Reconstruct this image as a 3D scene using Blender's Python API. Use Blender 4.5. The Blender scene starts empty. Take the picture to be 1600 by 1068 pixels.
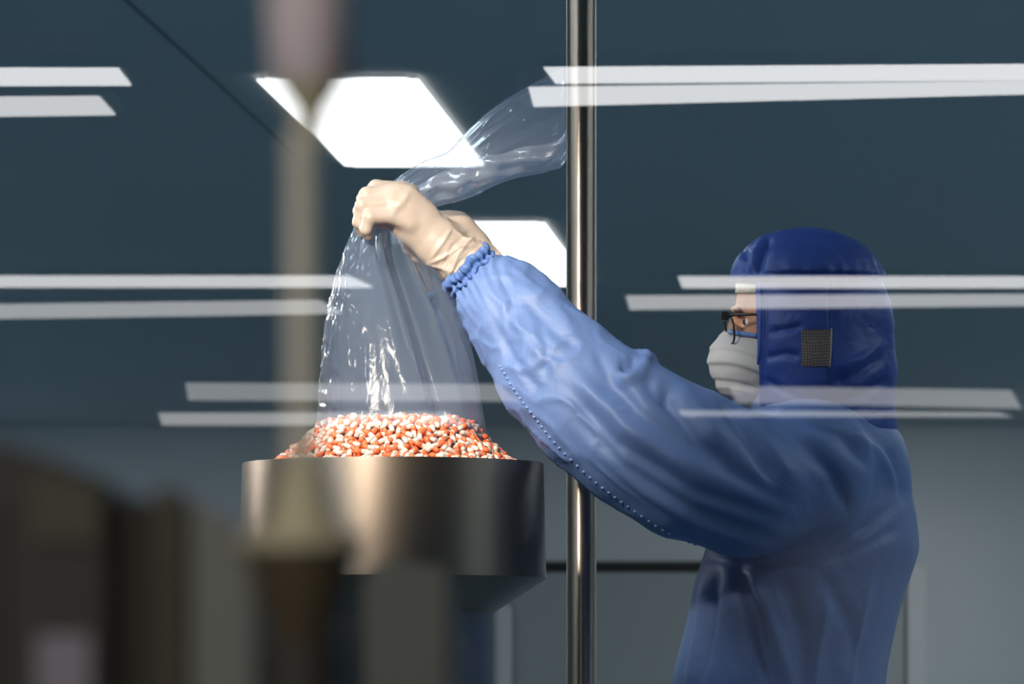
import bpy, bmesh, math, random
import numpy as np
from mathutils import Vector, Matrix
from mathutils.bvhtree import BVHTree

random.seed(7)
np.random.seed(7)
SC = bpy.context.scene
COL = SC.collection
PI = math.pi

# ------------------------------------------------------------------ camera numbers
# level camera, long lens, raised frame (shift): a point at distance Y lands at
# px = 800 + F*X/Y,  py = HY - F*(Z-HC)/Y
F, HY, HC = 8000.0, 1100.0, 0.975


def at(px, py, Y):
    return Vector(((px - 800.0) * Y / F, Y, HC + (HY - py) * Y / F))


def at_np(P):
    """rows (u, v, w): picture position at eight metres and depth in mm -> metres"""
    Y = 8.0 + P[:, 2] / 1000.0
    return np.stack([(P[:, 0] - 800.0) * Y / F, Y, HC + (HY - P[:, 1]) * Y / F], 1)


# ------------------------------------------------------------------ objects
def link(o, parent=None):
    COL.objects.link(o)
    if parent is not None:
        o.parent = parent
    return o


def mesh_obj(name, verts, faces, mat, parent=None, smooth=True, mats=None, face_mat=None):
    me = bpy.data.meshes.new(name)
    me.from_pydata([tuple(v) for v in verts], [], [tuple(f) for f in faces])
    for m in (mats or [mat]):
        me.materials.append(m)
    if face_mat is not None:
        me.polygons.foreach_set('material_index', face_mat)
    if smooth:
        me.polygons.foreach_set('use_smooth', [True] * len(me.polygons))
    me.update()
    return link(bpy.data.objects.new(name, me), parent)


def bm_obj(name, bm, mat, parent=None, smooth=False, auto=None):
    bmesh.ops.recalc_face_normals(bm, faces=bm.faces)
    me = bpy.data.meshes.new(name)
    bm.to_mesh(me)
    bm.free()
    me.materials.append(mat)
    if smooth or auto:
        me.polygons.foreach_set('use_smooth', [True] * len(me.polygons))
    if auto:
        me.set_sharp_from_angle(angle=math.radians(auto))
    return link(bpy.data.objects.new(name, me), parent)


def empty(name, loc=(0, 0, 0)):
    o = bpy.data.objects.new(name, None)
    o.location = loc
    o.empty_display_size = 0.1
    return link(o)


def tag(o, label=None, cat=None, group=None, kind=None):
    if label:
        o['label'] = label
    if cat:
        o['category'] = cat
    if group:
        o['group'] = group
    if kind:
        o['kind'] = kind
    return o


def box_bm(lo, hi, bev=0.0, seg=2, bm=None):
    bm = bm or bmesh.new()
    r = bmesh.ops.create_cube(bm, size=1.0)
    for v in r['verts']:
        v.co = Vector([lo[i] + (v.co[i] + 0.5) * (hi[i] - lo[i]) for i in range(3)])
    if bev:
        es = list({e for v in r['verts'] for e in v.link_edges})
        bmesh.ops.bevel(bm, geom=es, offset=bev, segments=seg, affect='EDGES', profile=0.5)
    return bm


def prism_bm(pts, Y0, Y1, bev=0.0):
    """polygon given by (X, Z) points, pushed through from Y0 to Y1"""
    bm = bmesh.new()
    a = [bm.verts.new((x, Y0, z)) for x, z in pts]
    b = [bm.verts.new((x, Y1, z)) for x, z in pts]
    bm.faces.new(a)
    bm.faces.new(b[::-1])
    n = len(pts)
    for i in range(n):
        bm.faces.new((a[i], b[i], b[(i + 1) % n], a[(i + 1) % n]))
    if bev:
        bmesh.ops.bevel(bm, geom=list(bm.edges), offset=bev, segments=3, affect='EDGES', profile=0.5)
    return bm


def lathe(profile, cx, cy, n=96, closed=False):
    """profile of (radius, z) turned about the vertical through cx, cy"""
    vs, fs = [], []
    m = len(profile)
    for i in range(n):
        a = 2 * PI * i / n
        c, s = math.cos(a), math.sin(a)
        for r, z in profile:
            vs.append((cx + r * c, cy + r * s, z))
    rng = m if closed else m - 1
    for i in range(n):
        j = (i + 1) % n
        for k in range(rng):
            l = (k + 1) % m
            fs.append((i * m + k, j * m + k, j * m + l, i * m + l))
    return vs, fs


def lathe_obj(name, profile, cx, cy, mat, parent=None, n=96, closed=False, sharp=35):
    vs, fs = lathe(profile, cx, cy, n, closed)
    o = mesh_obj(name, vs, fs, mat, parent)
    o.data.set_sharp_from_angle(angle=math.radians(sharp))
    return o


def tube(name, pts, r, mat, parent=None, n=10, closed=False):
    """round tube along world points; r is one radius or one for each point"""
    pts = [Vector(p) for p in pts]
    m = len(pts)
    rs = [r] * m if isinstance(r, (int, float)) else list(r)
    vs, fs = [], []
    ref = Vector((0.13, 0.31, 0.94)).normalized()
    for i, p in enumerate(pts):
        a = pts[(i - 1) % m] if (closed or i > 0) else p
        b = pts[(i + 1) % m] if (closed or i < m - 1) else p
        t = (b - a).normalized()
        s = t.cross(ref)
        if s.length < 0.15:
            s = t.cross(Vector((1, 0, 0)))
        s.normalize()
        q = s.cross(t).normalized()
        for k in range(n):
            an = 2 * PI * k / n
            vs.append(p + (s * math.cos(an) + q * math.sin(an)) * rs[i])
    for i in range(m if closed else m - 1):
        j = (i + 1) % m
        for k in range(n):
            l = (k + 1) % n
            fs.append((i * n + k, i * n + l, j * n + l, j * n + k))
    if not closed:
        fs.append(tuple(range(n))[::-1])
        fs.append(tuple((m - 1) * n + k for k in range(n)))
    return mesh_obj(name, vs, fs, mat, parent)


# ------------------------------------------------------------------ materials
def mat(name, col, rough=0.5, metal=0.0, spec=0.5, **kw):
    m = bpy.data.materials.new(name)
    m.use_nodes = True
    nt = m.node_tree
    b = nt.nodes['Principled BSDF']
    b.inputs['Base Color'].default_value = (*col, 1)
    b.inputs['Roughness'].default_value = rough
    b.inputs['Metallic'].default_value = metal
    b.inputs['Specular IOR Level'].default_value = spec
    for k, v in kw.items():
        b.inputs[k].default_value = v
    return m


def N(m, kind, **kw):
    n = m.node_tree.nodes.new(kind)
    for k, v in kw.items():
        setattr(n, k, v)
    return n


def L(m, a, b):
    m.node_tree.links.new(a, b)


def add_bump(m, scale, dist, strength=0.5, detail=3.0, stretch=(1, 1, 1), rough=0.55, kind='noise', distort=0.0):
    b = m.node_tree.nodes['Principled BSDF']
    tc = N(m, 'ShaderNodeTexCoord')
    mp = N(m, 'ShaderNodeMapping')
    mp.inputs['Scale'].default_value = stretch
    L(m, tc.outputs['Object'], mp.inputs['Vector'])
    if kind == 'noise':
        t = N(m, 'ShaderNodeTexNoise')
        t.inputs['Scale'].default_value = scale
        t.inputs['Detail'].default_value = detail
        t.inputs['Roughness'].default_value = rough
        t.inputs['Distortion'].default_value = distort
        out = t.outputs['Fac']
    else:
        t = N(m, 'ShaderNodeTexVoronoi')
        t.inputs['Scale'].default_value = scale
        out = t.outputs['Distance']
    L(m, mp.outputs['Vector'], t.inputs['Vector'])
    bp = N(m, 'ShaderNodeBump')
    bp.inputs['Strength'].default_value = strength
    bp.inputs['Distance'].default_value = dist
    L(m, out, bp.inputs['Height'])
    old = b.inputs['Normal'].links
    if old:
        L(m, old[0].from_socket, bp.inputs['Normal'])
    L(m, bp.outputs['Normal'], b.inputs['Normal'])
    return m


def vary_colour(m, c1, c2, scale, detail=3.0, stretch=(1, 1, 1), lo=0.35, hi=0.65):
    b = m.node_tree.nodes['Principled BSDF']
    tc = N(m, 'ShaderNodeTexCoord')
    mp = N(m, 'ShaderNodeMapping')
    mp.inputs['Scale'].default_value = stretch
    t = N(m, 'ShaderNodeTexNoise')
    t.inputs['Scale'].default_value = scale
    t.inputs['Detail'].default_value = detail
    r = N(m, 'ShaderNodeValToRGB')
    r.color_ramp.elements[0].position = lo
    r.color_ramp.elements[1].position = hi
    r.color_ramp.elements[0].color = (*c1, 1)
    r.color_ramp.elements[1].color = (*c2, 1)
    L(m, tc.outputs['Object'], mp.inputs['Vector'])
    L(m, mp.outputs['Vector'], t.inputs['Vector'])
    L(m, t.outputs['Fac'], r.inputs['Fac'])
    L(m, r.outputs['Color'], b.inputs['Base Color'])
    return m


def emit(name, col, strength):
    m = bpy.data.materials.new(name)
    m.use_nodes = True
    nt = m.node_tree
    nt.nodes.remove(nt.nodes['Principled BSDF'])
    e = nt.nodes.new('ShaderNodeEmission')
    e.inputs['Color'].default_value = (*col, 1)
    e.inputs['Strength'].default_value = strength
    nt.links.new(e.outputs[0], nt.nodes['Material Output'].inputs['Surface'])
    return m


def film(name, tint, gloss, gloss_rough, haze, haze_col, edge=0.25, bump=None, near=0.0):
    """clear sheet: see-through, with a mirror share that grows at grazing angles and a little haze"""
    m = bpy.data.materials.new(name)
    m.use_nodes = True
    nt = m.node_tree
    nt.nodes.remove(nt.nodes['Principled BSDF'])
    tr = nt.nodes.new('ShaderNodeBsdfTransparent')
    tr.inputs['Color'].default_value = (*tint, 1)
    gl = nt.nodes.new('ShaderNodeBsdfGlossy')
    gl.inputs['Roughness'].default_value = gloss_rough
    df = nt.nodes.new('ShaderNodeBsdfDiffuse')
    df.inputs['Color'].default_value = (*haze_col, 1)
    tl = nt.nodes.new('ShaderNodeBsdfTranslucent')
    tl.inputs['Color'].default_value = (*haze_col, 1)
    md = nt.nodes.new('ShaderNodeMixShader')
    md.inputs[0].default_value = 0.5
    nt.links.new(df.outputs[0], md.inputs[1])
    nt.links.new(tl.outputs[0], md.inputs[2])
    m1 = nt.nodes.new('ShaderNodeMixShader')
    m1.inputs[0].default_value = haze
    nt.links.new(tr.outputs[0], m1.inputs[1])
    nt.links.new(md.outputs[0], m1.inputs[2])
    lw = nt.nodes.new('ShaderNodeLayerWeight')
    lw.inputs['Blend'].default_value = edge
    mr = nt.nodes.new('ShaderNodeMapRange')
    mr.inputs['From Min'].default_value = near
    mr.inputs['To Min'].default_value = gloss
    mr.inputs['To Max'].default_value = min(1.0, gloss + 0.55)
    nt.links.new(lw.outputs['Facing'], mr.inputs['Value'])
    m2 = nt.nodes.new('ShaderNodeMixShader')
    nt.links.new(mr.outputs[0], m2.inputs[0])
    nt.links.new(m1.outputs[0], m2.inputs[1])
    nt.links.new(gl.outputs[0], m2.inputs[2])
    nt.links.new(m2.outputs[0], nt.nodes['Material Output'].inputs['Surface'])
    if bump:
        tc = nt.nodes.new('ShaderNodeTexCoord')
        mp = nt.nodes.new('ShaderNodeMapping')
        mp.inputs['Scale'].default_value = bump.get('stretch', (1, 1, 1))
        tx = nt.nodes.new('ShaderNodeTexNoise')
        tx.inputs['Scale'].default_value = bump['scale']
        tx.inputs['Detail'].default_value = 4
        tx.inputs['Distortion'].default_value = 1.2
        bp = nt.nodes.new('ShaderNodeBump')
        bp.inputs['Strength'].default_value = bump['strength']
        bp.inputs['Distance'].default_value = bump['dist']
        nt.links.new(tc.outputs['Object'], mp.inputs['Vector'])
        nt.links.new(mp.outputs['Vector'], tx.inputs['Vector'])
        nt.links.new(tx.outputs['Fac'], bp.inputs['Height'])
        for n_ in (gl, df, lw):
            nt.links.new(bp.outputs['Normal'], n_.inputs['Normal'])
    return m


def brushed(name, col, rough, aniso, rot=0.0):
    m = mat(name, col, rough, 1.0)
    b = m.node_tree.nodes['Principled BSDF']
    b.inputs['Anisotropic'].default_value = aniso
    b.inputs['Anisotropic Rotation'].default_value = rot
    t = N(m, 'ShaderNodeTangent', direction_type='RADIAL', axis='Z')
    L(m, t.outputs[0], b.inputs['Tangent'])
    return m


M = {}
M['ceiling'] = vary_colour(mat('ceiling_paint', (.49, .515, .52), .6, 0, .3), (.48, .505, .51), (.50, .525, .53), .35)
M['wall'] = vary_colour(mat('wall_paint', (.49, .515, .52), .6, 0, .3), (.48, .505, .51), (.50, .525, .53), .35)
M['floor'] = vary_colour(mat('floor_resin', (.15, .24, .30), .35), (.145, .235, .295), (.155, .245, .31), .8)
M['hall'] = vary_colour(mat('hall_paint', (.2, .2, .2), .7), (.19, .19, .19), (.21, .21, .21), .4)
M['trim_light'] = add_bump(mat('pale_trim', (.55, .55, .54), .4), 40, .0005, .2)
M['trim_black'] = add_bump(mat('black_gasket', (.004, .004, .003), .6), 60, .0005, .2)
M['steel'] = brushed('brushed_steel', (.35, .28, .225), .58, .86, 0.25)
M['post_steel'] = brushed('post_steel', (.50, .385, .30), .36, .85, 0.25)
M['capsule_white'] = vary_colour(mat('capsule_ivory', (.66, .56, .48), .3, 0, .5), (.63, .53, .44), (.70, .61, .54), 12)
M['capsule_orange'] = vary_colour(mat('capsule_orange', (.80, .15, .05), .28, 0, .5), (.72, .10, .035), (.85, .22, .08), 12)
M['panel'] = emit('led_panel_white', (.71, .875, 1), 11.3)
M['panel_dim'] = emit('led_panel_dimmed', (.97, .99, 1), 3.2)
M['lamp_frame'] = add_bump(mat('lamp_frame', (.3, .32, .34), .4), 50, .0004, .2)
M['suit'] = mat('suit_blue', (.122, .198, .42), .54, 0, .5)
M['hood'] = mat('hood_blue', (.028, .07, .30), .5, 0, .4)
M['glove'] = mat('latex_glove', (.43, .345, .29), .42, 0, .4)
M['skin'] = add_bump(vary_colour(mat('skin', (.55, .27, .15), .5), (.5, .24, .13), (.6, .31, .18), 30), 300, .0006, .3)
M['mask'] = add_bump(mat('mask_cloth', (.42, .42, .42), .8, 0, .2), 500, .0005, .3)
M['mask_blue'] = add_bump(mat('mask_edge_blue', (.12, .22, .5), .7), 300, .0004, .3)
M['cap_cream'] = add_bump(mat('cap_cream', (.75, .68, .56), .8), 250, .0006, .4)
M['black'] = add_bump(mat('black_plastic', (.01, .01, .012), .3), 120, .0002, .2)
M['eye_white'] = vary_colour(mat('eye_white', (.7, .68, .65), .15), (.68, .64, .6), (.74, .72, .7), 20)
M['iris'] = vary_colour(mat('iris_dark', (.03, .015, .01), .1), (.02, .01, .006), (.04, .02, .012), 60)


# ------------------------------------------------------------------ implicit surfaces in (u, v, w)
def smin(a, b, k):
    if k <= 0:
        return np.minimum(a, b)
    h = np.clip(0.5 + 0.5 * (b - a) / k, 0, 1)
    return b + (a - b) * h - k * h * (1 - h)


def smax(a, b, k):
    return -smin(-a, -b, k)


def round_cone(P, a, b, r1, r2, sw=1.0):
    u, v, w = P
    ax, ay, az = a[0], a[1], a[2] / sw
    bx, by, bz = b[0] - ax, b[1] - ay, b[2] / sw - az
    px, py, pz = u - ax, v - ay, w / sw - az
    l2 = bx * bx + by * by + bz * bz + 1e-9
    t = np.clip((px * bx + py * by + pz * bz) / l2, 0, 1)
    r = r1 + (r2 - r1) * t
    return np.sqrt((px - t * bx) ** 2 + (py - t * by) ** 2 + (pz - t * bz) ** 2) - r


def chain(P, pts, k=8.0, sw=1.0):
    """pts of (u, v, w, r)"""
    d = None
    for a, b in zip(pts[:-1], pts[1:]):
        e = round_cone(P, a[:3], b[:3], a[3], b[3], sw)
        d = e if d is None else smin(d, e, k)
    return d


def ell(P, c, r, tilt=0.0):
    u, v, w = P
    x, y, z = u - c[0], v - c[1], w - c[2]
    if tilt:
        cs, sn = math.cos(tilt), math.sin(tilt)
        x, y = x * cs + y * sn, -x * sn + y * cs
    k0 = np.sqrt((x / r[0]) ** 2 + (y / r[1]) ** 2 + (z / r[2]) ** 2)
    k1 = np.sqrt((x / r[0] ** 2) ** 2 + (y / r[1] ** 2) ** 2 + (z / r[2] ** 2) ** 2) + 1e-9
    return k0 * (k0 - 1.0) / k1


def grid(lo, hi, h):
    ax = [np.arange(lo[i], hi[i] + h, h, dtype=np.float32) for i in range(3)]
    return ax, np.meshgrid(*ax, indexing='ij')


def surface_nets(f, ax):
    nx, ny, nz = f.shape
    s = f < 0
    cnt = np.zeros((nx - 1, ny - 1, nz - 1), np.int8)
    corners = [(i, j, k) for i in (0, 1) for j in (0, 1) for k in (0, 1)]

    def sub(a, c):
        return a[c[0]:nx - 1 + c[0], c[1]:ny - 1 + c[1], c[2]:nz - 1 + c[2]]
    for c in corners:
        cnt += sub(s, c)
    act = (cnt > 0) & (cnt < 8)
    idx = -np.ones(act.shape, np.int64)
    I, J, K = np.nonzero(act)
    idx[I, J, K] = np.arange(len(I))
    acc = np.zeros((len(I), 3))
    num = np.zeros(len(I))
    for a in corners:
        for d in range(3):
            if a[d]:
                continue
            b = list(a)
            b[d] = 1
            fa = f[I + a[0], J + a[1], K + a[2]].astype(np.float64)
            fb = f[I + b[0], J + b[1], K + b[2]].astype(np.float64)
            m = (fa < 0) != (fb < 0)
            t = np.where(m, fa / np.where(m, fa - fb, 1), 0)
            p = np.array(a, float)[None, :].repeat(len(I), 0)
            p[:, d] += t
            acc += np.where(m[:, None], p, 0)
            num += m
    loc = acc / num[:, None]
    h = ax[0][1] - ax[0][0]
    V = np.stack([ax[0][0] + (I + loc[:, 0]) * h, ax[1][0] + (J + loc[:, 1]) * h, ax[2][0] + (K + loc[:, 2]) * h], 1)
    Q = []
    for d in range(3):
        e1, e2 = [(1, 2), (2, 0), (0, 1)][d]
        sl = [slice(1, n - 1) for n in f.shape]
        sl[d] = slice(0, f.shape[d] - 1)
        sl2 = list(sl)
        sl2[d] = slice(1, f.shape[d])
        A, B = s[tuple(sl)], s[tuple(sl2)]
        for flip, mm in ((False, A & ~B), (True, ~A & B)):
            ijk = np.stack(np.nonzero(mm), 1)
            if not len(ijk):
                continue
            base = ijk.copy()
            for e in (e1, e2):
                base[:, e] += 1
            def cell(o1, o2):
                c = base.copy()
                c[:, e1] -= o1
                c[:, e2] -= o2
                return idx[c[:, 0], c[:, 1], c[:, 2]]
            q = np.stack([cell(1, 1), cell(0, 1), cell(0, 0), cell(1, 0)], 1)
            Q.append(q[:, ::-1] if flip else q)
    return V, np.concatenate(Q)


def vnormals(V, Q):
    a, b, c, d = (V[Q[:, i]] for i in range(4))
    n = np.cross(c - a, d - b)
    out = np.zeros_like(V)
    for i in range(4):
        np.add.at(out, Q[:, i], n)
    return out / (np.linalg.norm(out, axis=1, keepdims=True) + 1e-12)


def _hash(i, j, k, seed):
    h = (i.astype(np.int64) * 374761393 + j.astype(np.int64) * 668265263 + k.astype(np.int64) * 2147483647 + seed * 974711) & 0xffffffff
    h = ((h ^ (h >> 13)) * 1274126177) & 0xffffffff
    h = h ^ (h >> 16)
    return (h & 0xffff) / 65535.0


def vnoise(P, seed=0):
    """value noise in 0..1 for rows of P"""
    fl = np.floor(P).astype(np.int64)
    t = P - fl
    t = t * t * t * (t * (t * 6 - 15) + 10)
    out = 0
    for a in (0, 1):
        for b in (0, 1):
            for c in (0, 1):
                w = (t[:, 0] if a else 1 - t[:, 0]) * (t[:, 1] if b else 1 - t[:, 1]) * (t[:, 2] if c else 1 - t[:, 2])
                out = out + w * _hash(fl[:, 0] + a, fl[:, 1] + b, fl[:, 2] + c, seed)
    return out


def fbm(P, seed=0, oct=3):
    s, a, o = 0, 1.0, 0
    for i in range(oct):
        s = s + a * (vnoise(P * (2 ** i) + 13.7 * i, seed + i) - .5)
        o += a
        a *= .5
    return s / o


def ridged(P, seed=0):
    return 1 - np.abs(2 * vnoise(P, seed) - 1)


def seg_dist(V, poly):
    d = np.full(len(V), 1e9)
    tt = np.zeros(len(V))
    n = len(poly) - 1
    for i in range(n):
        a = np.array(poly[i][:2], float)
        b = np.array(poly[i + 1][:2], float)
        ab = b - a
        t = np.clip(((V[:, :2] - a) @ ab) / (ab @ ab), 0, 1)
        e = np.linalg.norm(V[:, :2] - a - t[:, None] * ab, axis=1)
        m = e < d
        d[m] = e[m]
        tt[m] = (i + t[m]) / n
    return d, tt


def apply_folds(V, Nn, folds, side=-1):
    """push the cloth out (+) or in (-) along drawn lines on the side that faces the window"""
    disp = np.zeros(len(V))
    face = np.clip(side * Nn[:, 2] * 1.6 + .25, 0, 1)
    for poly, amp, wid in folds:
        d, t = seg_dist(V, poly)
        disp += amp * np.exp(-(d / wid) ** 2) * np.clip(np.minimum(t, 1 - t) * 5 + .15, 0, 1) * face
    return disp


def sdf_obj(name, fn, lo, hi, h, mat_, parent, disp=None, smooth_it=0):
    ax, P = grid(lo, hi, h)
    V, Q = surface_nets(fn(P), ax)
    if disp is not None:
        Nn = vnormals(V, Q)
        V = V + Nn * disp(V, Nn)[:, None]
    o = mesh_obj(name, at_np(V).tolist(), Q[:, ::-1].tolist(), mat_, parent)
    o['_'] = 0
    del o['_']
    return o, V, Q


def bvh_of(V, Q):
    return BVHTree.FromPolygons([tuple(v) for v in V], [tuple(q) for q in Q])


def front(bvh, u, v, start=-600):
    hit = bvh.ray_cast(Vector((u, v, start)), Vector((0, 0, 1)))
    return hit[0].z if hit[0] is not None else None


# ------------------------------------------------------------------ the room
CEIL = HC + 1.93
RX0, RX1, RY1, WY = -5.6, 5.6, 36.0, 1.2


def structure(name, bm, m, parent=None, smooth=False, auto=None):
    o = bm_obj(name, bm, m, parent, smooth, auto)
    if parent is None:
        o['kind'] = 'structure'
    return o


structure('floor', box_bm((RX0, WY, -.1), (RX1, RY1, 0)), M['floor'])
structure('ceiling', box_bm((RX0, WY + .1, CEIL), (RX1, RY1, CEIL + .1)), M['ceiling'])
structure('wall_left', box_bm((RX0 - .1, WY, 0), (RX0, RY1, CEIL)), M['wall'])
structure('wall_right', box_bm((RX1, WY, 0), (RX1 + .1, RY1, CEIL)), M['wall'])
# back wall, its top swept into the ceiling by a rounded cove
cr = .75
prof = [(RY1 + .15, 0), (RY1, 0)]
for i in range(0, 33):
    a = i / 32 * PI / 2
    prof.append((RY1 - cr + cr * math.cos(a), CEIL - .004 - cr + cr * math.sin(a)))
prof += [(RY1 + .15, CEIL - .004)]
bm = bmesh.new()
A_ = [bm.verts.new((RX0, y, z)) for y, z in prof]
B_ = [bm.verts.new((RX1, y, z)) for y, z in prof]
for i in range(len(prof)):
    j = (i + 1) % len(prof)
    bm.faces.new((A_[i], A_[j], B_[j], B_[i]))
structure('wall_back', bm, M['wall'], auto=40)

# joints and posts on the back wall
YB = RY1 - .02
zl = at(0, 885, RY1).z
structure('trim_1', box_bm((at(790, 0, RY1).x, YB - .012, zl - .036), (at(1418, 0, RY1).x, RY1 - .001, zl + .036), .004), M['trim_black'])
structure('trim_2', box_bm((at(1416, 0, RY1).x, YB - .06, .02), (at(1446, 0, RY1).x, RY1 - .001, 1.95), .01), M['trim_light'])
structure('trim_3', box_bm((at(776, 0, RY1).x, YB - .06, .02), (at(800, 0, RY1).x, RY1 - .001, 1.66), .01), M['trim_light'])

structure('baseboard_back', box_bm((at(801, 0, RY1).x, YB - .01, 0), (at(1415, 0, RY1).x, RY1 - .001, zl - .04), .004), add_bump(mat('dado_grey', (.30, .33, .33), .55), 30, .0004, .2))
# fine joints between the ceiling boards
def strip(name, p0, p1, w, z, m, th=.004):
    d = (Vector((p1[0], p1[1])) - Vector((p0[0], p0[1])))
    n = Vector((-d.y, d.x)).normalized() * w / 2
    bm = bmesh.new()
    c = [(p0[0] + n.x, p0[1] + n.y), (p1[0] + n.x, p1[1] + n.y), (p1[0] - n.x, p1[1] - n.y), (p0[0] - n.x, p0[1] - n.y)]
    lo = [bm.verts.new((x, y, z - th)) for x, y in c]
    hi = [bm.verts.new((x, y, z)) for x, y in c]
    bm.faces.new(lo)
    bm.faces.new(hi)
    for i in range(4):
        bm.faces.new((lo[i], lo[(i + 1) % 4], hi[(i + 1) % 4], hi[i]))
    return structure(name, bm, m)


SL = .076                      # the ceiling grid runs a little to the right of the view
M['joint'] = add_bump(mat('ceiling_joint', (.2, .23, .25), .7), 60, .0004, .2)
strip('trim_4', (-1.06 - SL * 4, 10), (-1.06 + SL * 4, 18), .012, CEIL, M['joint'])


def ceiling_panel(y0, y1, xr0, w=.49, label='', group=None, name='ceiling_light', glow='panel'):
    """flat LED panel in a slim frame; right edge starts at xr0 and follows the ceiling grid"""
    root = empty(name, (xr0 - w / 2 + SL * (y1 - y0) / 2, (y0 + y1) / 2, CEIL))
    tag(root, label, 'light', group)
    c = [(xr0 - w, y0), (xr0, y0), (xr0 + SL * (y1 - y0), y1), (xr0 - w + SL * (y1 - y0), y1)]
    o = root.location

    def slab(nm, inset, z0, z1, m):
        bm = bmesh.new()
        k = []
        cx = sum(p[0] for p in c) / 4
        cy = sum(p[1] for p in c) / 4
        for (x, y) in c:
            k.append((x - math.copysign(inset, x - (cx + SL * (y - cy))), y - math.copysign(inset, y - cy)))
        lo = [bm.verts.new((x - o.x, y - o.y, z0 - o.z)) for x, y in k]
        hi = [bm.verts.new((x - o.x, y - o.y, z1 - o.z)) for x, y in k]
        bm.faces.new(lo)
        bm.faces.new(hi)
        for i in range(4):
            bm.faces.new((lo[i], lo[(i + 1) % 4], hi[(i + 1) % 4], hi[i]))
        vert_edges = [e for e in bm.edges if abs(e.verts[0].co.z - e.verts[1].co.z) > 1e-4]
        bmesh.ops.bevel(bm, geom=vert_edges, offset=.03, segments=4, affect='EDGES')
        return bm_obj(nm, bm, m, root)
    slab('frame', -.006, CEIL - .012, CEIL - .0005, M['lamp_frame'])
    slab('diffuser', 0.0, CEIL - .016, CEIL - .0125, M[glow])
    return root


ceiling_panel(15.68, 18.23, -.29, .495, 'large white ceiling light panel behind the foreground cylinder and bag', None, glow='panel_dim')
ceiling_panel(20.37, 23.42, .127, .49, 'smaller white ceiling light panel behind the gloved wrist and steel post', None, glow='panel_dim')
for y0, xr in ((11.0, -.63), (6.3, -1.0)):  # unseen panels carrying the row on towards the window, added to light the room
    ceiling_panel(y0, y0 + 2.5, xr, .49, 'unseen white ceiling light panel above the view, in line over the hopper', 'ceiling light panels above the view')
for y0 in (6.3, 11.0, 15.7, 20.4, 26.0, 31.0):  # outer rows, also unseen, added for the room's general light
    for dx in (-5.0, 3.9):
        ceiling_panel(y0, y0 + 2.5, -1.0 + SL * (y0 - 6.3) + dx, .49, 'unseen white ceiling light panel above the view, in the outer rows', 'ceiling light panels above the view')

# ------------------------------------------------------------------ front wall, window, the hall on the camera's side
HALL_Z = 2.5
wx, wz0, wz1 = .9, .45, 1.85
structure('wall_front', (lambda b: (box_bm((RX0, WY - .05, 0), (-wx, WY + .05, CEIL), bm=b), box_bm((wx, WY - .05, 0), (RX1, WY + .05, CEIL), bm=b),
                                    box_bm((-wx, WY - .05, 0), (wx, WY + .05, wz0), bm=b), box_bm((-wx, WY - .05, wz1), (wx, WY + .05, CEIL), bm=b))[0])(bmesh.new()), M['hall'])
bm = bmesh.new()
for lo, hi in (((-wx, WY - .03, wz0), (-wx + .03, WY + .03, wz1)), ((wx - .03, WY - .03, wz0), (wx, WY + .03, wz1)),
               ((-wx + .03, WY - .03, wz0), (wx - .03, WY + .03, wz0 + .03)), ((-wx + .03, WY - .03, wz1 - .03), (wx - .03, WY + .03, wz1))):
    box_bm(lo, hi, bm=bm)
win = structure('window_1', bm, M['trim_light'])
gm = bpy.data.materials.new('window_glass')
gm.use_nodes = True
nt = gm.node_tree
nt.nodes.remove(nt.nodes['Principled BSDF'])
tr = nt.nodes.new('ShaderNodeBsdfTransparent')
tr.inputs['Color'].default_value = (.98, 1, 1, 1)
gl = nt.nodes.new('ShaderNodeBsdfGlossy')
gl.inputs['Roughness'].default_value = 0.0
mx = nt.nodes.new('ShaderNodeMixShader')
mx.inputs[0].default_value = .2
nt.links.new(tr.outputs[0], mx.inputs[1])
nt.links.new(gl.outputs[0], mx.inputs[2])
nt.links.new(mx.outputs[0], nt.nodes['Material Output'].inputs['Surface'])
mesh_obj('pane', [(-wx + .03, WY, wz0 + .03), (wx - .03, WY, wz0 + .03), (wx - .03, WY, wz1 - .03), (-wx + .03, WY, wz1 - .03)], [(0, 1, 2, 3)], gm, win, smooth=False)
structure('floor_hall', box_bm((RX0, -31, -.1), (RX1, WY - .0001, 0)), M['hall'])
structure('ceiling_hall', box_bm((RX0, -31, HALL_Z), (RX1, WY - .05, HALL_Z + .1)), M['hall'])
structure('wall_hall', box_bm((RX0, -31.1, 0), (RX1, -31, HALL_Z)), M['hall'])

HH = HALL_Z - .034 - HC


def hall_lamp(c4, strength, label, col=(1, 1, 1)):
    """strip lamp on the hall ceiling; c4 = where its corners show as reflections in the window"""
    pts = []
    for px, py in c4:
        Yv = HH * F / (HY - py)
        pts.append(((px - 800) * Yv / F, 2 * WY - Yv))
    cx = sum(p[0] for p in pts) / 4
    cy = sum(p[1] for p in pts) / 4
    root = empty('ceiling_strip_lamp', (cx, cy, HALL_Z))
    tag(root, label, 'light', 'strip lamps on the hall ceiling')
    for nm, g, z0, z1, m in (('housing', 1.04, -.03, -.0005, M['lamp_frame']), ('tube_cover', 1.0, -.034, -.0305, emit('hall_lamp_white', col, strength))):
        bm = bmesh.new()
        lo = [bm.verts.new(((x - cx) * g, (y - cy) * g, z0)) for x, y in pts]
        hi = [bm.verts.new(((x - cx) * g, (y - cy) * g, z1)) for x, y in pts]
        bm.faces.new(lo)
        bm.faces.new(hi)
        for i in range(4):
            bm.faces.new((lo[i], lo[(i + 1) % 4], hi[(i + 1) % 4], hi[i]))
        bm_obj(nm, bm, m, root)


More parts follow.
